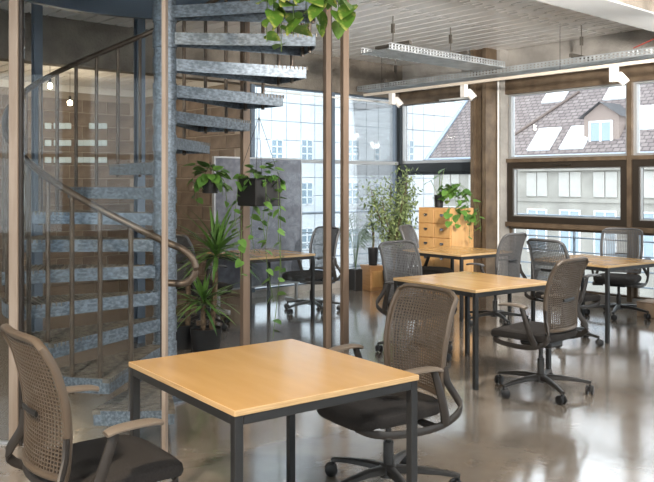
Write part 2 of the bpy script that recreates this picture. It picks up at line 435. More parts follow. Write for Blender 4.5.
# ------------------------------------------------------------ glass screen around the stairs
def screen_post(p, w_, dpt, rz, label, two=True, m='tan_post'):
    t = empty('screen_post', (p.x, p.y, 0), rz, label, 'post', 'tall posts of the glass screens')
    bm = bbox_(-w_ / 2, w_ / 2, -dpt / 2, dpt / 2, 0, ZC - .002, .003); obj('post_face', bm, m, t)
    if two:
        bm = bbox_(w_ / 2, w_ / 2 + .02, -dpt / 2 + .01, dpt / 2 - .01, 0, ZC - .002, .003); obj('post_channel', bm, 'post_dark', t)
    return t
GA, GB = W(-1.825, 4.63), W(-.895, 4.36)
ga = math.atan2((GB - GA).y, (GB - GA).x)
GL = GA - (GB - GA).normalized() * .9
screen_post(GA, .06, .05, ga, 'pale wooden screen post at the left edge before the staircase')
screen_post(GB, .024, .035, ga, 'narrow tan screen post in front of the stair pole', False)
def glass_panel(a, b, z0, z1, label):
    t = empty('glass_screen', (a.x, a.y, 0), math.atan2((b - a).y, (b - a).x), label, 'glass panel', 'glass screen panels')
    L = (b - a).length
    bm = B(); box(bm, 0, L, -.005, .005, z0, z1); obj('pane', bm, 'screen_glass', t)
    bm = B(); box(bm, 0, L, -.014, .014, 0, z0); obj('floor_channel', bm, 'alu', t)
    return t
u_ = (GB - GA).normalized()
glass_panel(GA + u_ * .06, GB - u_ * .014, .012, ZC - .01, 'clear glass screen panel in front of the spiral stairs')
glass_panel(GL, GA - u_ * .036, .012, ZC - .01, 'clear glass panel left of the pale wooden post at the picture edge')
YP = 5.47
XP = [onY(245, YP)[0], onY(327, YP)[0], onY(341.5, YP)[0]]
screen_post(Vector((XP[0], YP, 0)), .07, .05, 0, 'brown screen post directly behind the hanging planter', False, m='brown_post')
screen_post(Vector((XP[1], YP, 0)), .06, .05, 0, 'left post of the pair right of the hanging planter', m='brown_post')
screen_post(Vector((XP[2] + .03, YP - .01, 0)), .07, .05, 0, 'right post of the pair right of the hanging planter', False, m='brown_post')
glass_panel(Vector((XP[0] + .04, YP, 0)), Vector((XP[1] - .03, YP, 0)), .012, ZC - .01, 'clear glass panel behind the hanging planter')
# steel posts behind the stairs
for px, d, lab in ((37, 7.6, 'blue grey steel post behind the stairs at the left'), (139.5, 7.6, 'blue grey steel post behind the stairs near the pole')):
    p = W((px - 327) / 790 * d, d)
    bm = B(); box(bm, -.04, .04, -.04, -.03, 0, ZC - .002); box(bm, -.04, .04, .03, .04, 0, ZC - .002); box(bm, -.008, .008, -.03, .03, 0, ZC - .002)
    o = obj('steel_post', bm, 'steel_blue'); o.location = p; tag(o, lab, 'post')

# ------------------------------------------------------------ spiral staircase
st = empty('spiral_staircase', PC, -YAW, 'galvanised steel spiral staircase with perforated treads and round handrail', 'staircase')
bm = B(); cyl(bm, (0, 0, 0), (0, 0, 4.6), .078, 24); obj('pole', bm, 'galv', st, True)
bm = B(); lathe(bm, [(.17, 0), (.17, .014), (.1, .016), (.1, .04)], 24); obj('base_plate', bm, 'galv', st, True)
RS, HA, TH = 1.07, R(12.5), .085
def tread_meshes():
    bm = B()
    segs = 5
    # wedge from hub to rim with turned-down edges
    def loop(z, ins=0):
        pts = [(.06, -.05 + ins), (.3, -.3 * math.tan(HA) - .015 + ins)]
        for k in range(segs + 1):
            a = -HA + 2 * HA * k / segs
            rr = RS - ins
            pts.append((rr * math.cos(a), rr * math.sin(a) * (1 - ins)))
        pts += [(.3, .3 * math.tan(HA) + .015 - ins), (.06, .05 - ins)]
        return [bm.verts.new((x, y, z)) for x, y in pts]
    a, b = loop(0), loop(-TH)
    c, d = loop(-.006, .006), loop(-TH, .006)
    N = len(a)
    for i in range(N):
        j = (i + 1) % N
        bm.faces.new((a[i], a[j], b[j], b[i])); bm.faces.new((b[i], b[j], d[j], d[i])); bm.faces.new((d[i], d[j], c[j], c[i])); bm.faces.new((a[i], a[j], c[j], c[i]))
    e = loop(-.022, .004); bm.faces.new(e)
    e2 = loop(-.028, .004); bm.faces.new(list(reversed(e2)))
    frame = mesh('tread', bm, 'galv')
    bm = B()
    r_ = .12
    while r_ < RS - .015:
        hw = min(r_ * math.tan(HA) + .012, .4) - .006
        if r_ < .3: hw = .05 + (r_ - .06) / .24 * (.3 * math.tan(HA) - .035) - .006
        box(bm, r_ - .004, r_ + .004, -hw, hw, -.022, .004); r_ += .032
    for k in range(-4, 5):
        a = HA * k / 4.6
        r0 = .14 if abs(k) < 3 else .25
        T = Matrix.Rotation(a, 4, 'Z')
        box(bm, r0, RS - .012, -.003, .003, -.022, 0, T=T)
    grat = mesh('grating', bm, 'galv_top')
    return frame, grat
fr_m, gr_m = tread_meshes()
hub = B(); lathe(hub, [(.08, -.11), (.085, -.108), (.085, .006), (.08, .008)], 24); hub_m = mesh('hub', hub, 'galv', True)
steps = []
for k in range(16):
    z = .22 + .1825 * k; ph = 272 - 19.8 * k
    steps.append((z, ph))
    t_ = mk('tread', fr_m, st, Matrix.Translation((0, 0, z)) @ Matrix.Rotation(R(ph), 4, 'Z'))
    mk('grating', gr_m, t_); mk('hub', hub_m, t_)
RH = 1.05
def rail_z(ph): return .22 + .1825 * (272 - ph) / 19.8 + 1.06
hr = []
ph = 281
while ph > -60:
    a = R(ph); hr.append((RH * math.cos(a), RH * math.sin(a), rail_z(ph))); ph -= 6
p0 = Vector(hr[0])
lead = [p0 + Vector(v) for v in ((.05, 0.01, -.25), (.13, .0, -.245), (.185, .0, -.19), (.18, .0, -.12), (.12, .0, -.055))]
lead[0] = p0 + Vector((.03, .0, -.245))
hr = spline(lead + [Vector(v) for v in hr], 4)
bm = B(); sweep(bm, hr, .021, n=10); obj('handrail', bm, 'rail', st, True)
for z, ph in steps:
  for off in (9, -.9):
    a = R(ph + off); top = rail_z(ph + off)
    bm = B(); cyl(bm, (RH * math.cos(a), RH * math.sin(a), z - .1), (RH * math.cos(a), RH * math.sin(a), top), .0145, 10)
    obj('baluster', bm, 'rail', st, True)
bm = B(); cyl(bm, lead[0], lead[0] + Vector((-.03, 0, 0)), .02, 8); cyl(bm, (RH * math.cos(R(281)), RH * math.sin(R(281)), .0), (RH * math.cos(R(281)), RH * math.sin(R(281)), rail_z(281)), .0145, 10)
obj('newel', bm, 'rail', st, True)

# ------------------------------------------------------------ tables
def make_table(wx, wy):
    t = empty('work_table')
    bm = bbox_(0, wx, 0, wy, .718, .74, .002); 
    for f in bm.faces:
        f.material_index = 0 if abs(f.calc_center_median().z - .74) < .001 else 1
    obj('tabletop', bm, ['wood', 'ply_edge'], t)
    s = .035; i_ = .004
    for x in (i_, wx - s - i_):
        for y in (i_, wy - s - i_):
            obj('leg', bbox_(x, x + s, y, y + s, 0, .718, .003), 'black_metal', t)
    for y in (i_, wy - s - i_): obj('frame_rail', bbox_(s + i_, wx - s - i_, y, y + s, .683, .718, .002), 'black_metal', t)
    for x in (i_, wx - s - i_): obj('frame_rail', bbox_(x, x + s, s + i_, wy - s - i_, .683, .718, .002), 'black_metal', t)
    return t
t0 = make_table(.87, .94)
tabs = [((-.320, 2.737), -5, 'large square plywood table in the foreground with black steel legs'),
        ((1.095, 5.82), -6, 'square plywood table in the middle of the room behind the brown mesh chair'),
        ((1.478, 8.67), -3, 'square plywood table in front of the wooden drawer cabinet'),
        ((2.675, 7.52), -6, 'square plywood table at the right edge by the windows'),
        ((-.82, 8.3), -4, 'square plywood table behind the glass and the hanging planter')]
for i, (p, a, lab) in enumerate(tabs):
    o = t0 if i == 0 else copy_tree(t0)
    o.location = W(*p); o.rotation_euler = (0, 0, R(a)); tag(o, lab, 'table', 'square work tables')

# ------------------------------------------------------------ chairs (face local +y)
def back_fn(u, v):
    z = .49 + .50 * v
    hw = .208 + .024 * math.sin(min(1, v * 1.3) * math.pi / 2) - .012 * max(0, v - .6) / .4
    x = u * hw
    # rounded top corners
    if v > .8: z -= .03 * (abs(u) ** 7) * ((v - .8) / .2)
    y = -.215 - .035 * v - .03 * v * v + .03 * math.sin(v * math.pi) + .05 * u * u * (1 - .35 * v)
    return Vector((x, y, z))
def make_chair(name, plastic, pad):
    c = empty(name)
    nu, nv, h = 24, 34, .66
    bm = B()
    g = [[bm.verts.new(back_fn(-1 + 2 * i / nu, j / nv)) for i in range(nu + 1)] for j in range(nv + 1)]
    for j in range(nv):
        for i in range(nu):
            q = [g[j][i], g[j][i + 1], g[j + 1][i + 1], g[j + 1][i]]
            if i < 1 or i >= nu - 1 or j < 1 or j >= nv - 1: bm.faces.new(q); continue
            m_ = sum((v.co for v in q), Vector()) / 4
            k = [bm.verts.new(m_ + (v.co - m_) * h) for v in q]
            for e in range(4): bm.faces.new((q[e], q[(e + 1) % 4], k[(e + 1) % 4], k[e]))
    bmesh.ops.recalc_face_normals(bm, faces=bm.faces)
    bmesh.ops.solidify(bm, geom=bm.faces[:], thickness=.006)
    bk = obj('backrest', bm, plastic, c)
    edge = [back_fn(-1, j / 14) for j in range(0, 15)] + [back_fn(-1 + 2 * i / 12, 1) for i in range(1, 12)] + [back_fn(1, 1 - j / 14) for j in range(0, 15)] + [back_fn(1 - 2 * i / 8, 0) for i in range(1, 8)]
    bm = B(); sweep(bm, edge, .012, .016, n=8, up=(0, 1, .2), closed=True); obj('rim', bm, plastic, bk, True)
    # lumbar bar across the back
    bm = B(); sweep(bm, [back_fn(u / 6, .42) + Vector((0, -.02, 0)) for u in range(-2, 3)], .006, .012, n=6); obj('lumbar_bar', bm, 'chair_black', bk, True)
    # seat
    bm = B(); N = 28
    prof = [(.86, .405), (.97, .415), (1.0, .437), (.985, .458), (.93, .468), (.6, .47), (.02, .466)]
    rings = []
    for s, z in prof:
        ring = []
        for k in range(N):
            a = 2 * math.pi * k / N; cx, cy = math.cos(a), math.sin(a)
            e = .42
            x = .245 * s * math.copysign(abs(cx) ** e, cx); y = .268 * s * math.copysign(abs(cy) ** e, cy) + .058
            zz = z - (.03 * max(0, (y - .18) / .15) ** 2 if y > .18 else 0)
            ring.append(bm.verts.new((x * (1 - .06 * max(0, -y / .2)), y, zz)))
        rings.append(ring)
    for a, b in zip(rings, rings[1:]):
        for k in range(N): bm.faces.new((a[k], a[(k + 1) % N], b[(k + 1) % N], b[k]))
    bm.faces.new(rings[0]); bm.faces.new(rings[-1]); obj('seat', bm, 'fabric', c, True)
    # side rails: from the back sweep round under the seat
    for s in (-1, 1):
        q0 = back_fn(s, .3); q1 = back_fn(s, .15)
        pts = spline([q0 + Vector((s * .004, -.006, 0)), q1 + Vector((s * .022, -.016, 0)), (s * .285, -.215, .455), (s * .285, -.14, .395), (s * .275, -.02, .372), (s * .255, .14, .372), (s * .22, .255, .385), (s * .12, .285, .392)], 5)
        bm = B(); sweep(bm, pts, .011, .019, n=8); obj('side_rail', bm, 'chair_arm', c, True)
        pts = spline([(s * .283, -.12, .385), (s * .305, -.09, .47), (s * .31, -.055, .57), (s * .31, -.025, .655)], 5)
        bm = B(); sweep(bm, pts, [.013] * len(pts), [.027 - .01 * i / len(pts) for i in range(len(pts))], n=8, up=(0, 1, 0)); ar = obj('armrest', bm, 'chair_arm', c, True)
        pts = spline([(s * .312, -.06, .655), (s * .312, -.02, .666), (s * .308, .05, .668), (s * .30, .12, .664), (s * .296, .155, .655)], 4)
        n_ = len(pts); bm = B(); sweep(bm, pts, [.02 + .018 * math.sin(math.pi * (i + 1) / (n_ + 1)) ** .5 for i in range(n_)], [.011] * n_, n=10); obj('arm_pad', bm, pad, ar, True)
        # link between rails and mechanism
    bm = bbox_(-.1, .1, -.13, .12, .345, .405, .02, 2); box(bm, -.27, .27, -.09, -.05, .365, .385); obj('tilt_mechanism', bm, 'chair_black', c)
    bm = B(); cyl(bm, (.1, .03, .37), (.24, .05, .368), .006, 6); obj('lever', bm, 'chair_black', c, True)
    bm = B(); cyl(bm, (0, 0, .22), (0, 0, .35), .016, 12); cyl(bm, (0, 0, .08), (0, 0, .25), .026, 14); obj('gas_column', bm, 'base_metal', c, True)
    bm = B(); lathe(bm, [(.035, .075), (.05, .08), (.045, .13), (.03, .14)], 16); obj('hub', bm, 'base_metal', c, True)
    arm = B(); sweep(arm, [(.03, 0, .112), (.13, 0, .112), (.25, 0, .1), (.352, 0, .083)], [.026, .022, .018, .014], [.022, .018, .014, .011], n=8, prof='sq'); arm_m = mesh('base_leg', arm, 'base_metal', True)
    cs = B()
    cyl(cs, (0, 0, .045), (0, 0, .084), .008, 8)
    for sgn in (-1, 1): sweep(cs, [(.012, sgn * .008, .033), (.012, sgn * .012, .033), (.012, sgn * .024, .033), (.012, sgn * .028, .033)], [.026, .033, .033, .027], n=16)
    box(cs, -.012, .02, -.008, .008, .02, .058)
    cs_m = mesh('caster', cs, 'chair_black', True)
    for k in range(5):
        T = Matrix.Rotation(R(72 * k + 18), 4, 'Z')
        mk('base_leg', arm_m, c, T)
        mk('caster', cs_m, c, T @ Matrix.Translation((.345, 0, 0)) @ Matrix.Rotation(R(40 + 53 * k), 4, 'Z'))
    return c
brown = make_chair('office_chair', 'chair_plastic', 'arm_pad')
grey = make_chair('office_chair', 'chair_plastic_grey', 'chair_plastic_grey')
GRP = 'mesh back office chairs'
chairs = [('b', (-.915, 3.03), (.784, .614), 'brown perforated-back office chair at the lower left, its seat cut by the frame'),
          ('b', (.305, 3.92), (-.83, -.555), 'brown mesh office chair pulled up to the right side of the foreground table'),
          ('b', (1.565, 5.78), (-.71, .70), 'dark mesh swivel chair standing alone on the shiny floor right of the middle table'),
          ('g', (1.83, 8.6), (-.71, .70), 'grey mesh chair at the cabinet table, beside the window pier'),
          ('g', (2.28, 7.63), (.85, .53), 'grey mesh chair behind the lone swivel chair, facing the right table'),
          ('g', (3.36, 9.1), (-.5, -.87), 'grey mesh chair with its back to the window behind the right table'),
          ('g', (.80, 7.05), (.64, -.77), 'grey mesh chair at the far side of the middle table, half hidden'),
          ('g', (1.22, 9.86), (.9, -.43), 'grey mesh chair behind the cabinet table, in front of the leafy tree'),
          ('g', (-.18, 9.43), (-.75, -.661), 'grey swivel chair seen through glass left of the paired posts'),
          ('g', (-1.36, 8.4), (.8, .6), 'dark grey chair behind the potted yucca and grey screen')]
ub = ug = False
for k, p, f, lab in chairs:
    if k == 'b': o = copy_tree(brown) if ub else brown; ub = True
    else: o = copy_tree(grey) if ug else grey; ug = True
    fw = W(f[0], f[1]); o.location = W(*p); o.rotation_euler = (0, 0, math.atan2(-fw.x, fw.y)); tag(o, lab, 'chair', GRP)

# ------------------------------------------------------------ drawer cabinet
cp = W(1.617, 10.3); CW, CD, CH = .58, .47, 1.2
cab = empty('drawer_cabinet', cp, 0, 'light wooden cabinet of small square drawers with metal label handles', 'cabinet')
bm = bbox_(0.016, CD, 0, CW, 0, CH, .004); obj('body', bm, 'cab_wood', cab)
rows, cols = 6, 2
dm = mesh('drawer', bbox_(0, .02, .006, CW / cols - .016, .006, (CH - .06) / rows - .006, .003), 'cab_wood')
hb = B(); sweep(hb, [(-.004, .02 * math.cos(a), -.012 * abs(math.sin(a)) ** .6) for a in [math.pi * i / 8 for i in range(9)]], .005, n=6); box(hb, -.004, .001, -.03, .03, -.004, .02)
hm = mesh('handle', hb, 'chrome')
for r_ in range(rows):
    for q in range(cols):
        d_ = mk('drawer', dm, cab, Matrix.Translation((-.002, .01 + q * (CW - .02) / cols, .04 + r_ * (CH - .06) / rows)))
        mk('handle', hm, d_, Matrix.Translation((-.003, CW / cols / 2, .11)))

# ------------------------------------------------------------ plants
def leaf_mesh(name, L, wd, m, fold=.25, curl=.2, n=6, point=1.0):
    bm = B(); rows = []
    for i in range(n + 1):
        t = i / n
        w_ = wd * (math.sin(math.pi * min(1, t ** .75)) ** .8 if point else 1) * .5 + .0006
        y = L * t; z = -curl * L * t * t
        rows.append([bm.verts.new((-w_, y, z + fold * w_)), bm.verts.new((0, y, z)), bm.verts.new((w_, y, z + fold * w_))])
    for a, b in zip(rows, rows[1:]):
        bm.faces.new((a[0], a[1], b[1], b[0])); bm.faces.new((a[1], a[2], b[2], b[1]))
    return mesh(name, bm, m, True)
def heart_mesh(name, L, wd, m):
    # heart-shaped pothos leaf
    bm = B(); out = [(0, 0), (.28, -.08), (.46, .08), (.5, .3), (.42, .55), (.24, .8), (0, 1.0)]
    mid = [bm.verts.new((0, L * y, -.16 * L * y * y)) for y in (0, .08, .3, .55, .8, 1.0)]
    for s in (-1, 1):
        vs_ = [bm.verts.new((s * wd * x, L * y, -.16 * L * y * y + .10 * L * x)) for x, y in out[1:6]]
        bm.faces.new((mid[0], vs_[0], vs_[1], mid[1])); bm.faces.new((mid[1], vs_[1], vs_[2], mid[2])); bm.faces.new((mid[2], vs_[2], vs_[3], mid[3]))
        bm.faces.new((mid[3], vs_[3], vs_[4], mid[4])); bm.faces.new((mid[4], vs_[4], mid[5]))
    return mesh(name, bm, m, True)
def orient(p, dirv, roll=0, s=1.0):
    y = Vector(dirv).normalized(); x = y.cross(Vector((0, 0, 1)))
    if x.length < 1e-3: x = Vector((1, 0, 0))
    x.normalize(); z = x.cross(y)
    m = Matrix((x, y, z)).transposed().to_4x4() @ Matrix.Rotation(roll, 4, 'Y')
    return Matrix.Translation(p) @ m @ Matrix.Scale(s, 4)
def pot(parent, r, h, z=0, m='pot_black', c=(0, 0)):
    bm = B(); lathe(bm, [(r * .82, 0), (r, h * .96), (r, h), (r * .92, h), (r * .9, h * .9), (.01, h * .9)], 24, (c[0], c[1], z)); return obj('pot', bm, m, parent, True)
def soil(parent, r, z, c=(0, 0)):
    bm = B(); lathe(bm, [(r * .9, 0), (.01, .012)], 16, (c[0], c[1], z)); obj('soil', bm, 'soil', parent)
sword = [leaf_mesh('leaf', .34, .03, 'leaf', .3, c_, 7) for c_ in (.05, .25, .5)] + [leaf_mesh('leaf', .34, .03, 'leaf_dark', .3, .3, 7)]
def crown(parent, c, n, s, lift=.3, rng=random):
    for i in range(n):
        a = i * 2.399 + rng.uniform(-.2, .2); el = rng.uniform(-.5, 1.2) + lift * .3
        d = Vector((math.cos(a) * math.cos(el), math.sin(a) * math.cos(el), math.sin(el)))
        mk('leaf', sword[i % 4], parent, orient(Vector(c) + Vector((0, 0, rng.uniform(-.05, .05))), d, 0, s * rng.uniform(.8, 1.15)))
# yucca group
p = W((206 - 327) / 790 * 7.15, 7.15)
yu = empty('potted_yucca', p, 0, 'tall potted yucca with two leaf crowns in a black pot by the stairs', 'plant', 'potted yuccas by the stairs')
pot(yu, .145, .22); soil(yu, .135, .195)
bm = B(); sweep(bm, spline([(.05, -.01, .18), (.07, -.03, .5), (.075, -.05, .86)], 5), .024, n=10); obj('trunk', bm, 'trunk', yu, True)
bm = B(); sweep(bm, spline([(-.03, .0, .18), (-.02, .02, .3), (-.015, .02, .42)], 4), .022, n=10); obj('trunk', bm, 'trunk', yu, True)
crown(yu, (.075, -.05, .90), 58, 1.3); crown(yu, (-.015, .02, .45), 46, 1.1)
p = W((183 - 327) / 790 * 7.35, 7.35)
y2 = empty('potted_yucca', p, 0, 'smaller pot with a bare stem and few leaves left of the tall yucca', 'plant', 'potted yuccas by the stairs')
pot(y2, .12, .22); soil(y2, .11, .195)
bm = B(); sweep(bm, [(.05, 0, .18), (.06, 0, .4), (.06, .01, .58)], .024, n=10); obj('trunk', bm, 'trunk', y2, True)
crown(y2, (.06, .01, .58), 9, .55)
hearts = [heart_mesh('leaf', .1, .085, 'leaf'), heart_mesh('leaf', .085, .07, 'leaf_dark'), heart_mesh('leaf', .09, .075, 'leaf')]
hearts_light = [heart_mesh('leaf', .13, .1, 'leaf_light'), heart_mesh('leaf', .12, .09, 'leaf'), heart_mesh('leaf', .14, .09, 'leaf_light')]
def vine(parent, pts, n, s, ms, rng=random):
    pts = spline(pts, 6)
    bm = B(); sweep(bm, pts, .0028, n=5); obj('vine', bm, 'stem', parent, True)
    for i in range(n):
        q = pts[int((i + .6) / n * (len(pts) - 1))]; a = rng.uniform(0, 2 * math.pi)
        d = Vector((math.cos(a), math.sin(a), rng.uniform(-1.1, .1)))
        mk('leaf', ms[rng.randrange(len(ms))], parent, orient(q, d, rng.uniform(-.7, .7), s * rng.uniform(.65, 1.15)))
def tuft(parent, c, n, rad, s, ms, rng=random):
    for i in range(n):
        a = i * 2.399; el = rng.uniform(-.5, 1.1)
        d = Vector((math.cos(a) * math.cos(el), math.sin(a) * math.cos(el), math.sin(el)))
        q = Vector(c) + d * rad * rng.uniform(.4, 1.1)
        mk('leaf', ms[rng.randrange(len(ms))], parent, orient(q, d + Vector((0, 0, -.6)), rng.uniform(-.5, .5), s * rng.uniform(.7, 1.2)))
# small hanging pothos under the stair treads
p = W((210 - 327) / 790 * 6.55, 6.55, zat(186, 6.55))
h1 = empty('hanging_pothos', p, 0, 'small hanging pothos in a dark pot below the stair treads', 'plant', 'hanging plants')
pot(h1, .075, .12, -.06)
tuft(h1, (0, 0, .08), 34, .15, 1.2, hearts)
for k in range(4):
    a = k * 1.6 + .3
    vine(h1, [(.05 * math.cos(a), .05 * math.sin(a), .07), (.14 * math.cos(a), .14 * math.sin(a), .04), (.17 * math.cos(a), .17 * math.sin(a), -.08 - .04 * k)], 4, .9, hearts)
bm = B()
for k in range(3):
    a = k * 2.09; sweep(bm, [(.07 * math.cos(a), .07 * math.sin(a), .05), (0, 0, .2)], .002, n=4)
sweep(bm, [(0, 0, .2), (0, 0, 1.784 - p.z)], .002, n=4); obj('hanger', bm, 'wire', h1)
# big hanging planter behind the glass panel
p = W((259 - 327) / 790 * 6.3, 6.3, zat(192, 6.3))
h2 = empty('hanging_planter', p, 0, 'square black hanging planter with long trailing vines hung from a stair tread', 'plant', 'hanging plants')
bm = bbox_(-.125, .125, -.125, .125, -.11, .11, .008)
for f in [f for f in bm.faces if f.calc_center_median().z > .105 and f.calc_area() > .03]: 
    r_ = bmesh.ops.inset_region(bm, faces=[f], thickness=.012); bmesh.ops.translate(bm, verts=list(f.verts), vec=(0, 0, -.03)); break
obj('pot', bm, 'pot_black', h2)
bm = B()
for sx in (-1, 1):
    for sy in (-1, 1): sweep(bm, [(sx * .118, sy * .118, .105), (0, 0, .6)], .0025, n=4)
sweep(bm, [(0, 0, .6), (0, 0, 2.15 - p.z)], .0025, n=4); obj('hanger', bm, 'wire', h2)
tuft(h2, (0, 0, .12), 30, .15, .9, hearts)
rg = random.Random(3)
for k in range(7):
    a = -1.9 + k * .75; L = (.35, .6, 1.12, .85, .45, .65, .35)[k]
    ex = .135 * math.cos(a); ey = .135 * math.sin(a)
    vine(h2, [(ex * .6, ey * .6, .1), (ex * 1.15, ey * 1.15, .12), (ex * 1.3, ey * 1.3, -.05), (ex * 1.25 + rg.uniform(-.05, .05), ey * 1.25, -.05 - L * .5), (ex * 1.2 + rg.uniform(-.06, .06), ey * 1.2, -.05 - L)], int(6 + L * 12), .85, hearts, rg)
# big-leafed pothos hanging into the top of the picture
p = W((300 - 327) / 790 * 4.1, 4.1, 2.56)
h3 = empty('hanging_pothos', p, 0, 'light green variegated pothos hanging from above in front of the stair treads', 'plant', 'hanging plants')
pot(h3, .12, .16, .0)
bm = B()
for k in range(3):
    a = k * 2.09; sweep(bm, [(.11 * math.cos(a), .11 * math.sin(a), .15), (0, 0, .5)], .002, n=4)
sweep(bm, [(0, 0, .5), (0, 0, ZC - p.z)], .002, n=4); obj('hanger', bm, 'wire', h3)
rg = random.Random(11)
rt = Vector((CS, -SN, 0)); fw = Vector((SN, CS, 0))
for k, (e, b) in enumerate((((-.17, -.30), -.02), ((-.10, -.34), .05), ((-.03, -.28), -.1), ((.03, -.22), .05), ((.10, -.25), -.05), ((.20, -.22), .0), ((.14, -.12), -.08), ((-.14, -.15), .06))):
    q = rt * e[0] + fw * b
    vine(h3, [rt * e[0] * .4 + Vector((0, 0, .13)), rt * e[0] * .9 + fw * b * 1.5 + Vector((0, 0, .1)), q + Vector((0, 0, e[1] * .5)), q + Vector((0, 0, e[1]))], 6, .82, hearts_light, rg)
for (ex, ez, rl) in ((-.13, -.16, -.2), (-.07, -.2, .3), (.07, -.02, .2), (.15, -.04, -.3), (-.02, -.02, 0), (.24, -.17, .1), (.26, -.13, -.2), (-.10, -.05, .3), (-.04, -.12, -.4), (.04, -.08, .5), (.11, -.12, -.2), (.19, -.16, .2), (.22, -.10, -.5), (-.16, -.1, .3), (0, -.2, 0)):
    d = -fw * .6 + rt * rg.uniform(-.6, .6) + Vector((0, 0, rg.uniform(-.8, 0)))
    mk('leaf', hearts_light[0], h3, orient(rt * ex - fw * .1 + Vector((0, 0, ez)), d, rl, 1.0))
# cabinet-top plant
q = onX(432, 8.2); p = Vector((8.17, cp.y + .33, CH))
k1 = empty('potted_pothos', p, 0, 'trailing pothos in a small black pot on top of the drawer cabinet', 'plant')
pot(k1, .065, .17); soil(k1, .06, .15)
rg = random.Random(5)
big = [heart_mesh('leaf', .15, .12, 'leaf'), heart_mesh('leaf', .14, .12, 'leaf')]
for dx, dy, h_ in ((.02, .0, .30), (-.02, .12, .22), (.05, -.05, .38)):
    bm = B(); sweep(bm, spline([(0, 0, .14), (dx * .5, dy * .5, .14 + h_ * .5), (dx, dy, .14 + h_)], 4), .005, n=5); obj('stem', bm, 'stem', k1, True)
    mk('leaf', big[0], k1, orient((dx, dy, .14 + h_), (-.6, dy, -.2), .3, 1.0))
for k, (a, L) in enumerate(((-1.9, .35), (-1.57, .55), (-1.3, .4), (-1.0, .25), (-2.3, .3), (-1.45, .3), (-1.7, .15))):
    o_ = .30 + .08 * (k % 3)
    e = Vector((math.cos(a) * o_, math.sin(a) * o_ - .08, 0))
    vine(k1, [(0, -.02, .15), e * .5 + Vector((0, 0, .26 + .03 * (k % 3))), e + Vector((0, 0, .1)), e * 1.1 + Vector((0, -.02, .1 - L))], 11, 1.35, hearts, rg)
q2 = Vector((8.17, cp.y + .33 - .2, CH))
# ficus tree in the corner
p = W((394 - 327) / 790 * 11.1, 11.1)
fi = empty('ficus_tree', p, 0, 'slender ficus tree with small leaves in the window corner', 'plant')
pot(fi, .16, .3); soil(fi, .15, .27)
rg = random.Random(21)
tips = []
for k in range(9):
    a = k * 2.399; sp = rg.uniform(.2, .42); top = rg.uniform(1.2, 1.8)
    pts = spline([(0, 0, .28), (.05 * math.cos(a), .05 * math.sin(a), .7), (sp * .7 * math.cos(a), sp * .7 * math.sin(a), .75 + (top - .7) * .5), (sp * math.cos(a), sp * math.sin(a), top)], 5)
    bm = B(); sweep(bm, pts, [.012 - .009 * i / len(pts) for i in range(len(pts))], n=5); obj('branch', bm, 'trunk', fi, True)
    tips += pts[6:]
verts, faces = [], []
for i in range(2600):
    c = rg.choice(tips) + Vector((rg.gauss(0, .085), rg.gauss(0, .085), rg.gauss(-.02, .09)))
    d = Vector((rg.uniform(-1, 1), rg.uniform(-1, 1), rg.uniform(-1.4, .1))).normalized(); s_, u_2 = frame_from(d, Vector((rg.uniform(-1, 1), rg.uniform(-1, 1), 1)))
    L = rg.uniform(.045, .08); w_ = L * .2; b0 = len(verts)
    verts += [c, c + d * L * .5 + s_ * w_, c + d * L, c + d * L * .5 - s_ * w_]; faces.append((b0, b0 + 1, b0 + 2, b0 + 3))
me = bpy.data.meshes.new('foliage'); me.from_pydata([tuple(v) for v in verts], [], faces); me.materials.append(M['leaf_ficus'])
tag(mk('foliage', me, fi), kind='stuff')
# crate with dracaena and palm planter by the far window
p = W((373 - 327) / 790 * 11.35, 11.35)
cr = empty('wooden_crate', p, -YAW * .35, 'low wooden box on the floor by the far window', 'box')
obj('body', bbox_(-.125, .125, -.14, .14, .0, .33, .004), 'crate_wood', cr); obj('lid', bbox_(-.13, .13, -.15, .15, .33, .35, .003), 'crate_wood', cr)
obj('front_panel', bbox_(-.095, .095, -.15, -.14, .05, .28, .003), 'cab_wood', cr)
dr = empty('potted_dracaena', Vector((p.x, p.y, .35)), 0, 'drooping dracaena in a black pot standing on the low wooden box', 'plant')
pot(dr, .075, .25); soil(dr, .07, .23)
bm = B(); sweep(bm, spline([(0, 0, .22), (.01, .0, .4), (0, .01, .56)], 4), .018, n=8); obj('trunk', bm, 'trunk', dr, True)
droop = leaf_mesh('leaf', .3, .02, 'leaf_palm', .3, .9, 7)
for i in range(22):
    a = i * 2.399; el = random.uniform(.1, 1.1)
    mk('leaf', droop, dr, orient((0, .01, .56), (math.cos(a) * math.cos(el), math.sin(a) * math.cos(el), math.sin(el)), 0, random.uniform(.7, 1.1)))
bm = B()
p = W((355.5 - 327) / 790 * 11.3, 11.3)
pa = empty('potted_palm', p, 0, 'feathery palm in a dark ribbed planter at the far window', 'plant')
bm = bbox_(-.075, .075, -.075, .075, 0, .3, .01); obj('pot', bm, 'pot_black', pa)
rg = random.Random(4)
leaflet = None
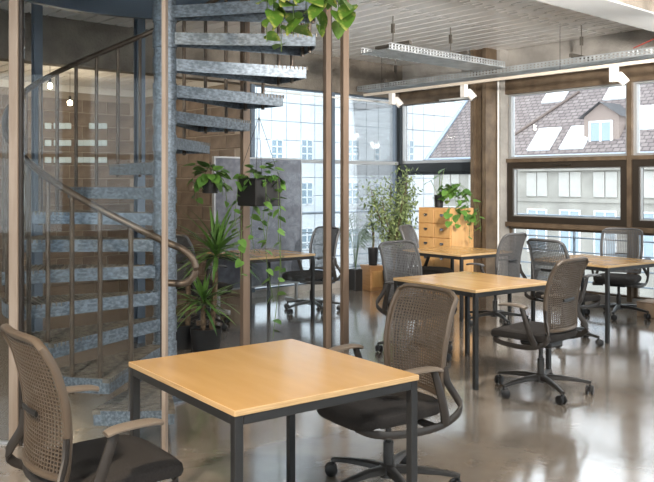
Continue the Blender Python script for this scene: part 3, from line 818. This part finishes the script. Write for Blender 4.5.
for k in range(8):
    a = k * 2.399; hgt = rg.uniform(.5, .85); o_ = rg.uniform(.2, .38)
    dv = Vector((math.cos(a), math.sin(a), 0))
    pts = spline([Vector((0, 0, .28)), dv * o_ * .25 + Vector((0, 0, .28 + hgt * .7)), dv * o_ * .7 + Vector((0, 0, .28 + hgt)), dv * o_ * 1.25 + Vector((0, 0, .28 + hgt * .85))], 6)
    bm = B(); sweep(bm, pts, .004, n=4)
    sd = dv.cross(Vector((0, 0, 1)))
    for i in range(6, len(pts)):
        for s in (-1, 1):
            b0 = pts[i]; tip = b0 + (sd * s * .7 + dv * .5 + Vector((0, 0, -.75))).normalized() * .15
            m1 = (b0 + tip) * .5 + Vector((0, 0, .02)); t_ = (pts[i] - pts[i - 1]).normalized() * .006
            v = [bm.verts.new(x) for x in (b0, m1 - t_, tip, m1 + t_)]; bm.faces.new(v)
    obj('frond', bm, 'leaf_palm', pa)

# ------------------------------------------------------------ grey screen behind the glass
sc = empty('felt_screen', (5.9, 7.98, 0), 0, 'grey felt partition screen standing in front of the far windows', 'screen')
obj('felt_panel', bbox_(-.66, .66, -.02, .02, .25, 1.83, .004), 'felt', sc)
bm = B(); rect_frame(bm, 'y', 0, -.68, .68, .23, 1.85, .02, -.025, .025); obj('frame', bm, 'alu', sc)
for s in (-1, 1):
    bm = B(); box(bm, s * .6 - .02, s * .6 + .02, -.22, .22, 0, .025); box(bm, s * .6 - .015, s * .6 + .015, -.015, .015, .025, .23); obj('foot', bm, 'alu', sc)

# ------------------------------------------------------------ cable trays, track, spotlights
def perf_side(bm, p0, p1, h, nrm):
    # slotted side rail: two rows of real slots
    L = (p1 - p0).length; t = (p1 - p0).normalized(); n = max(2, int(L / .05)); st_ = L / n
    zs = [0, h * .2, h * .4, h * .6, h * .8, h]
    def q(s, z): return bm.verts.new(p0 + t * s + Vector((0, 0, z)))
    for i in range(n):
        a, b = i * st_, (i + 1) * st_; c, d = a + st_ * .3, a + st_ * .75
        for z0, z1, slot in zip(zs, zs[1:], (0, 1, 0, 1, 0)):
            if slot:
                for s0, s1 in ((a, c), (d, b)): bm.faces.new((q(s0, z0), q(s1, z0), q(s1, z1), q(s0, z1)))
            else: bm.faces.new((q(a, z0), q(b, z0), q(b, z1), q(a, z1)))
def cable_tray(p0, p1, wd, h, label, hang):
    p0, p1 = Vector(p0), Vector(p1); L = (p1 - p0).length
    t = empty('cable_tray', p0, math.atan2((p1 - p0).y, (p1 - p0).x), label, 'cable tray', 'hanging cable trays')
    for y in (-wd / 2, wd / 2):
        bm = B(); perf_side(bm, Vector((0, y, 0)), Vector((L, y, 0)), h, y)
        bmesh.ops.remove_doubles(bm, verts=bm.verts[:], dist=1e-5); bmesh.ops.solidify(bm, geom=bm.faces[:], thickness=.003)
        obj('side_rail', bm, 'tray', t)
    bm = B(); n = int(L / .06)
    for i in range(n + 1): box(bm, i * L / n - .016, i * L / n + .016, -wd / 2 + .004, wd / 2 - .004, 0, .006)
    for y in (-wd * .3, 0, wd * .3): box(bm, 0, L, y - .012, y + .012, .006, .01)
    obj('tray_bottom', bm, 'tray', t)
    for s in hang:
        bm = B(); box(bm, s - .02, s + .02, -wd / 2 - .05, wd / 2 + .05, h + .003, h + .043); cyl(bm, (s, 0, h + .04), (s, 0, ZC - p0.z), .006, 6); box(bm, s - .012, s + .012, -.018, .018, h + .16, h + .26)
        obj('hanger', bm, 'tray_dark', t)
    return t
cable_tray((5.95, 5.98, 2.93), (7.97, 5.98, 2.93), .42, .075, 'galvanised cable tray crossing the ceiling towards the windows', (.28, 1.25))
cable_tray((8.22, 8.44, 2.88), (8.22, -1.5, 2.88), .36, .075, 'long galvanised cable tray running along the window wall', (.6, 3.55, 6.2, 8.4))
bm = B(); sweep(bm, spline([(8.2, 4.25, 3.0), (8.2, 4.05, 3.06), (8.2, 3.85, 3.12), (8.2, 3.7, 3.0)], 5), .006, n=6)
tag(obj('cable', bm, 'cable_red'), 'red cable looped above the long cable tray near the beam', 'cable')
tr = empty('light_track', (7.95, 8.2, 2.78), 0, 'pale lighting track hanging below the long cable tray', 'track')
bm = B(); box(bm, -.02, .02, -9.5, 0, 0, .035); obj('rail', bm, 'track', tr)
bm = B(); n = 0
for yy in (-.35, -3.2, -6.2): cyl(bm, (0, yy, .035), (0, yy, ZC - 2.78), .003, 6)
obj('hanger', bm, 'wire', tr)
def spot(Y, label, rz):
    t = empty('track_spotlight', (7.95, Y, 2.78), rz, label, 'spotlight', 'white track spotlights')
    obj('adapter', bbox_(-.03, .03, -.045, .045, -.16, -.0, .006), 'spot_white', t)
    bm = B(); d = Vector((.4, -.5, -.75)).normalized(); c = Vector((.075, -.04, -.125)); 
    sweep(bm, [c - d * .07, c - d * .062, c - d * .04, c + d * .06, c + d * .07], [.03, .045, .05, .05, .046], n=24); hd = obj('lamp_head', bm, 'spot_white', t, True)
    bm = B(); sweep(bm, [c + d * .069, c + d * .074], .043, n=20); obj('lens', bm, 'tray_dark', hd, True)
for px, lab in ((392, 'white track spotlight farthest left, over the leafy tree'), (464, 'white track spotlight in the middle, by the brown column'), (614, 'white track spotlight at the right, over the large window')):
    Y, d = onX(px, 7.95); spot(Y, lab, R(-10))
bm = B(); cyl(bm, (6.3, YW - .13, 2.76), (XW - .2, YW - .13, 2.76), .013, 8)
tag(obj('conduit_pipe', bm, 'white_trim', None, True), 'thin white conduit pipe along the top of the far window', 'pipe')
bm = B(); cyl(bm, (XW - .2, 6.74, 2.74), (XW - .2, 7.6, 2.74), .013, 8)
tag(obj('conduit_pipe', bm, 'white_trim', None, True), 'short white conduit pipe above the brown column', 'pipe')
obj_b = obj('storage_box', bbox_(-.3, .3, -.14, .14, 0, .16, .006), 'brown_box'); obj_b.location = (8.8, 4.15, 0); obj_b.rotation_euler = (0, 0, R(90)); tag(obj_b, 'low brown box on the floor under the right window', 'box')
o = obj('lid', bbox_(-.305, .305, -.145, .145, .16, .175, .004), 'brown_box', obj_b)

# ------------------------------------------------------------ lamps
def pendant(px, py, Y, label, power):
    X, d = onY(px, Y); z = zat(py, d)
    t = empty('pendant_bulb', (X, Y, z), 0, label, 'lamp', 'bare pendant bulbs in the back bay')
    bm = B(); lathe(bm, [(.004, -.035), (.024, -.025), (.03, 0), (.022, .025), (.012, .04)], 14); obj('bulb', bm, 'bulb', t, True)
    bm = B(); cyl(bm, (0, 0, .035), (0, 0, .09), .017, 10); cyl(bm, (0, 0, .09), (0, 0, 3.0 - z), .003, 6); obj('cord', bm, 'wire', t, True)
    l = bpy.data.lights.new('glow', 'POINT'); l.energy = power; l.color = (1, .8, .55); l.shadow_soft_size = .03
    lo = bpy.data.objects.new('glow', l); C.objects.link(lo); lo.parent = t; lo.location = (0, 0, -.06)
pendant(70, 103, 10.2, 'glowing bare bulb hanging behind the stairs', 12)
pendant(50, 86, 9.6, 'lamp reflection near the left post, built as a small bulb behind the stairs', 5)  # a lamp's reflection in the glass, built as a glowing bulb
def fill_lamp(p, aim, power, label, ang=110, col=(1, .93, .85)):  # fill lamps added out of view to brighten the room
    t = empty('fill_spotlight', p, 0, label, 'spotlight', 'fill spotlights added out of view')
    bm = B(); lathe(bm, [(.05, .08), (.07, .1), (.07, .2), (.03, .22)], 20); hd = obj('lamp_head', bm, 'spot_white', t, True)
    bm = B(); lathe(bm, [(.045, .095), (.045, .1)], 16); obj('lens', bm, 'bulb', t, True)
    bm = B(); cyl(bm, (0, 0, .2), (0, 0, ZC - p[2]), .008, 8); obj('stem', bm, 'spot_white', t, True)
    l = bpy.data.lights.new('beam', 'SPOT'); l.energy = power; l.color = col; l.spot_size = R(ang); l.spot_blend = .8; l.shadow_soft_size = .12
    lo = bpy.data.objects.new('beam', l); C.objects.link(lo); lo.parent = t; lo.location = (0, 0, .05)
    lo.rotation_euler = (Vector(aim) - Vector(p)).to_track_quat('-Z', 'Y').to_euler()
fill_lamp((-.6, 1.6, 2.95), (1.2, 3.2, .5), 360, 'added warm spotlight out of view, for the warm light on the lower left chair', col=(1, .82, .62))
fill_lamp((1.4, -.6, 2.95), (2.2, 2.6, .5), 200, 'added fill spotlight behind the viewpoint')
fill_lamp((4.2, .8, 2.95), (4.2, 3.6, .4), 160, 'added fill spotlight right of the foreground table')
fill_lamp((5.2, 2.7, 2.9), (5.6, 5.4, .5), 160, 'added fill spotlight above the middle table')

fill_lamp((4.7, 2.2, 2.7), (8.4, 6.6, 3.2), 850, 'added fill spotlight turned up towards the window wall', 90)
fill_lamp((3.4, 2.3, 2.5), (6.9, 8.0, 3.3), 160, 'added fill spotlight turned towards the far lintel', 80)
fill_lamp((7.1, 2.2, 2.6), (8.3, 6.2, 3.3), 260, 'added fill spotlight near the windows behind the beam', 90)

# ------------------------------------------------------------ balcony and railing outside
bm = B(); box(bm, XW + .1, XW + 1.0, -4, YW + 1.0, -.3, -.06); box(bm, XJ + .1, XW + .1, YW + .1, YW + 1.0, -.3, -.06)
tag(obj('balcony_slab', bm, 'balcony'), 'pale concrete balcony slab outside the windows', 'balcony', kind='structure')
rl = empty('balcony_railing', (XW + .85, YW + .85, -.06), 0, 'pale steel balcony railing outside the windows', 'railing')
for z in (.22, .42, .62, .82, 1.12):
    r_ = .022 if z > 1 else .012
    bm = B(); cyl(bm, (0, -12, z), (0, 0, z), r_, 8); cyl(bm, (0, 0, z), (-2.6, 0, z), r_, 8); obj('rail', bm, 'zinc', rl, True)
for yy in (0, -1.7, -3.4, -5.1, -6.8, -8.5, -10.2):
    bm = B(); cyl(bm, (0, yy, 0), (0, yy, 1.12), .02, 8); obj('post', bm, 'zinc', rl, True)
for xx in (-1.3, -2.6):
    bm = B(); cyl(bm, (xx, 0, 0), (xx, 0, 1.12), .02, 8); obj('post', bm, 'zinc', rl, True)

# ------------------------------------------------------------ buildings across the street
bm = B(); box(bm, XW + 1.2, 90, -40, 60, -9.2, -9); box(bm, -30, XW + 1.2, YW + 4, 60, -9.2, -9); tag(obj('street', bm, 'street'), kind='structure')
XF = 24.0; Y1 = 20.8; Y0 = -6.0
bl = empty('stone_building', (XF, 0, 0), 0, 'grey stone building with tiled roof, dormer and skylights across the street', 'building')
bm = B(); box(bm, 0, 9, Y0, Y1, -9, 2.3); obj('wall', bm, 'ext_stone', bl)
bm = B(); box(bm, -.35, 0, Y0, Y1 + .1, 2.22, 2.42); box(bm, -.18, 0, Y0, Y1, 1.95, 2.22); obj('cornice', bm, 'ext_stone', bl)
bm = B(); cyl(bm, (-.38, Y0, 2.44), (-.38, Y1 + .1, 2.44), .07, 8); obj('gutter', bm, 'zinc', bl, True)
bm = B(); box(bm, -.06, 0, Y0, Y1, .88, 1.0); obj('string_course', bm, 'ext_stone', bl)
pm = mesh('panel', bbox_(-.05, .0, -.2, .2, 0, .84, .008), 'ext_panel')
wf = B(); rect_frame(wf, 'x', 0, -.4, .4, -.9, .62, .05, -.03, .02); box(wf, -.03, .02, -.025, .025, -.85, .57); wf_m = mesh('window', wf, 'ext_frame')
wpn = mesh('pane', bbox_(-.005, .005, -.36, .36, -.86, .58, .001), 'ext_pane')
y = Y1 - .9; i = 0
while y > 4:
    for s in (-.22, .22): mk('panel', pm, bl, Matrix.Translation((0, y + s, 1.06)))
    q = mk('window', wf_m, bl, Matrix.Translation((-.02, y, 0))); mk('pane', wpn, q)
    if i < 99:
        q = mk('window', wf_m, bl, Matrix.Translation((-.02, y, -3.0))); mk('pane', wpn, q)
    y -= 1.3; i += 1
# roof slope (45 deg)
bm = B(); H = 6.0
uvl = bm.loops.layers.uv.new('UVMap')
v = [bm.verts.new(p_) for p_ in ((-.4, Y0, 2.42), (-.4, Y1, 2.42), (-.4 + H, Y1, 2.42 + H), (-.4 + H, Y0, 2.42 + H))]
f = bm.faces.new(v)
for l, uv in zip(f.loops, ((0, 0), (Y1 - Y0, 0), (Y1 - Y0, H * 1.414), (0, H * 1.414))): l[uvl].uv = uv
ex = bmesh.ops.extrude_face_region(bm, geom=[f]); bmesh.ops.translate(bm, verts=[g for g in ex['geom'] if isinstance(g, bmesh.types.BMVert)], vec=(.1, 0, -.14))
rf = obj('roof', bm, 'roof', bl)
bm = B(); box(bm, -.4 + H - .1, H + 3, Y0, Y1, 0, 2.4 + H - .3); obj('rear_wall', bm, 'ext_stone', bl)
bm = B(); sweep(bm, [(-.45, Y1 + .02, 2.42), (-.45 + H, Y1 + .02, 2.42 + H)], .09, .06, n=6); obj('verge_board', bm, 'zinc', rf)
def on_roof(px, py):
    t = (px - 327) / 790; k = -(py - 183) / 790
    d = (XF - .4 - 2.42 + EYE) / (SN + CS * t - k)
    X = d * (SN + CS * t); return X - XF, d * (CS - SN * t), EYE + k * d
RT = Matrix.Rotation(R(-45), 4, 'Y')   # local x up the slope
sk_f = mesh('skylight', bbox_(0, 1.15, -.45, .45, -.02, .07, .01), 'ext_frame'); sk_b = mesh('blind', bbox_(.07, 1.08, -.38, .38, .07, .085, .003), 'ext_blind')
for px, py in ((538, 151), (571, 149.5), (552, 103), (488, 151), (615, 100), (640, 130)):
    X, Y, Z = on_roof(px, py)
    s = mk('skylight', sk_f, rf, Matrix.Translation((X, Y, Z)) @ RT); mk('blind', sk_b, s)
# batten line up the roof
a_ = Vector(on_roof(514, 136)); b_ = Vector(on_roof(580, 92)); bm = B(); cyl(bm, a_ + Vector((-.03, 0, .03)), b_ + Vector((-.03, 0, .03)), .05, 6); obj('roof_seam', bm, 'roof_cap', rf)
# dormer
Ya = onX(584, XF + .15)[0]; Yb = onX(619, XF + .15)[0]
dm_ = empty('dormer', (.15, 0, 0), parent=bl)
yc = (Ya + Yb) / 2; hw = (Ya - Yb) / 2
zt = 3.75; zp = 4.2
bm = B()
for xx in (0, 2.4):
    pass
fa = [bm.verts.new((0, yy, zz)) for yy, zz in ((yc - hw, 2.5), (yc + hw, 2.5), (yc + hw, zt), (yc, zp), (yc - hw, zt))]
fb = [bm.verts.new((2.2, v_.co.y, v_.co.z)) for v_ in fa]
bm.faces.new(fa); bm.faces.new(fb)
for i in range(5): bm.faces.new((fa[i], fa[(i + 1) % 5], fb[(i + 1) % 5], fb[i]))
obj('dormer_wall', bm, 'shingle', dm_)
for s in (-1, 1):
    bm = B(); v = [bm.verts.new(p_) for p_ in ((-.15, yc, zp + .02), (2.2, yc, zp + .02), (2.2, yc + s * (hw + .15), zt - .05), (-.15, yc + s * (hw + .15), zt - .05))]
    bm.faces.new(v); bmesh.ops.solidify(bm, geom=bm.faces[:], thickness=.07); obj('dormer_roof', bm, 'slate', dm_)
bm = B(); rect_frame(bm, 'x', -.03, yc - .42, yc + .42, 2.55, 3.6, .07, -.03, .04); box(bm, -.06, .0, yc - .04, yc + .04, 2.6, 3.55); obj('dormer_window', bm, 'ext_frame', dm_)
for s in (-1, 1):
    bm = B(); box(bm, -.04, -.02, yc + min(s * .04, s * .36), yc + max(s * .04, s * .36), 2.61, 3.54); obj('dormer_pane', bm, 'ext_pane', dm_)

# white panelled building on the left
YF = 30.0
wb = empty('white_building', (0, YF, 0), 0, 'white panelled building with small paned windows beyond the far glazing', 'building')
bm = B(); box(bm, 4, 48, 0, 8, -9, 14); obj('wall', bm, 'ext_joint', wb)
holes = []
for px0, px1, pys in ((344, 358.5, ((139, 161), (182, 205), (228, 250))), (373.5, 379, ((141, 161), (183, 205))), (408, 413, ((140, 161),)), (300, 312, ((139, 161), (182, 205), (228, 250))), (270, 282, ((139, 161), (182, 205)))):
    for py0, py1 in pys:
        xa, d = onY(px0, YF); xb, _ = onY(px1, YF)
        holes.append((xa, xb, zat(py1, d), zat(py0, d)))
pw = .9
pnl = mesh('panel', bbox_(.02, pw - .02, -.05, .0, .02, pw - .02, .006), 'ext_white')
cnt = 0; big = B()
for ix in range(0, 32):
    for iz in range(-4, 11):
        x0 = 13 + ix * pw; z0 = iz * pw
        if cnt < 290 and 17.5 < x0 < 38 and -2.5 < z0 < 7.2:
            mk('panel', pnl, wb, Matrix.Translation((x0, 0, z0))); cnt += 1
        else: box(big, x0 + .02, x0 + pw - .02, -.05, 0, z0 + .02, z0 + pw - .02)
box(big, 4, 13, -.05, 0, -9, 14); box(big, 41.8, 48, -.05, 0, -9, 14); box(big, 13, 41.8, -.05, 0, -9, -3.6); box(big, 13, 41.8, -.05, 0, 9.9, 14)
tag(obj('panel_field', big, 'ext_white', wb), kind='stuff')
for xa, xb, z0, z1 in holes:
    bm = B(); rect_frame(bm, 'y', -.06, xa, xb, z0, z1, .06, -.03, .04)
    if xb - xa > .5: box(bm, (xa + xb) / 2 - .04, (xa + xb) / 2 + .04, -.09, -.03, z0, z1)
    for q in (1 / 3, 2 / 3): box(bm, xa, xb, -.09, -.03, z0 + (z1 - z0) * q - .03, z0 + (z1 - z0) * q + .03)
    o = obj('window', bm, 'ext_frame', wb)
    bm = B(); box(bm, xa + .03, xb - .03, -.075, -.055, z0 + .03, z1 - .03); obj('pane', bm, 'ext_pane', o)
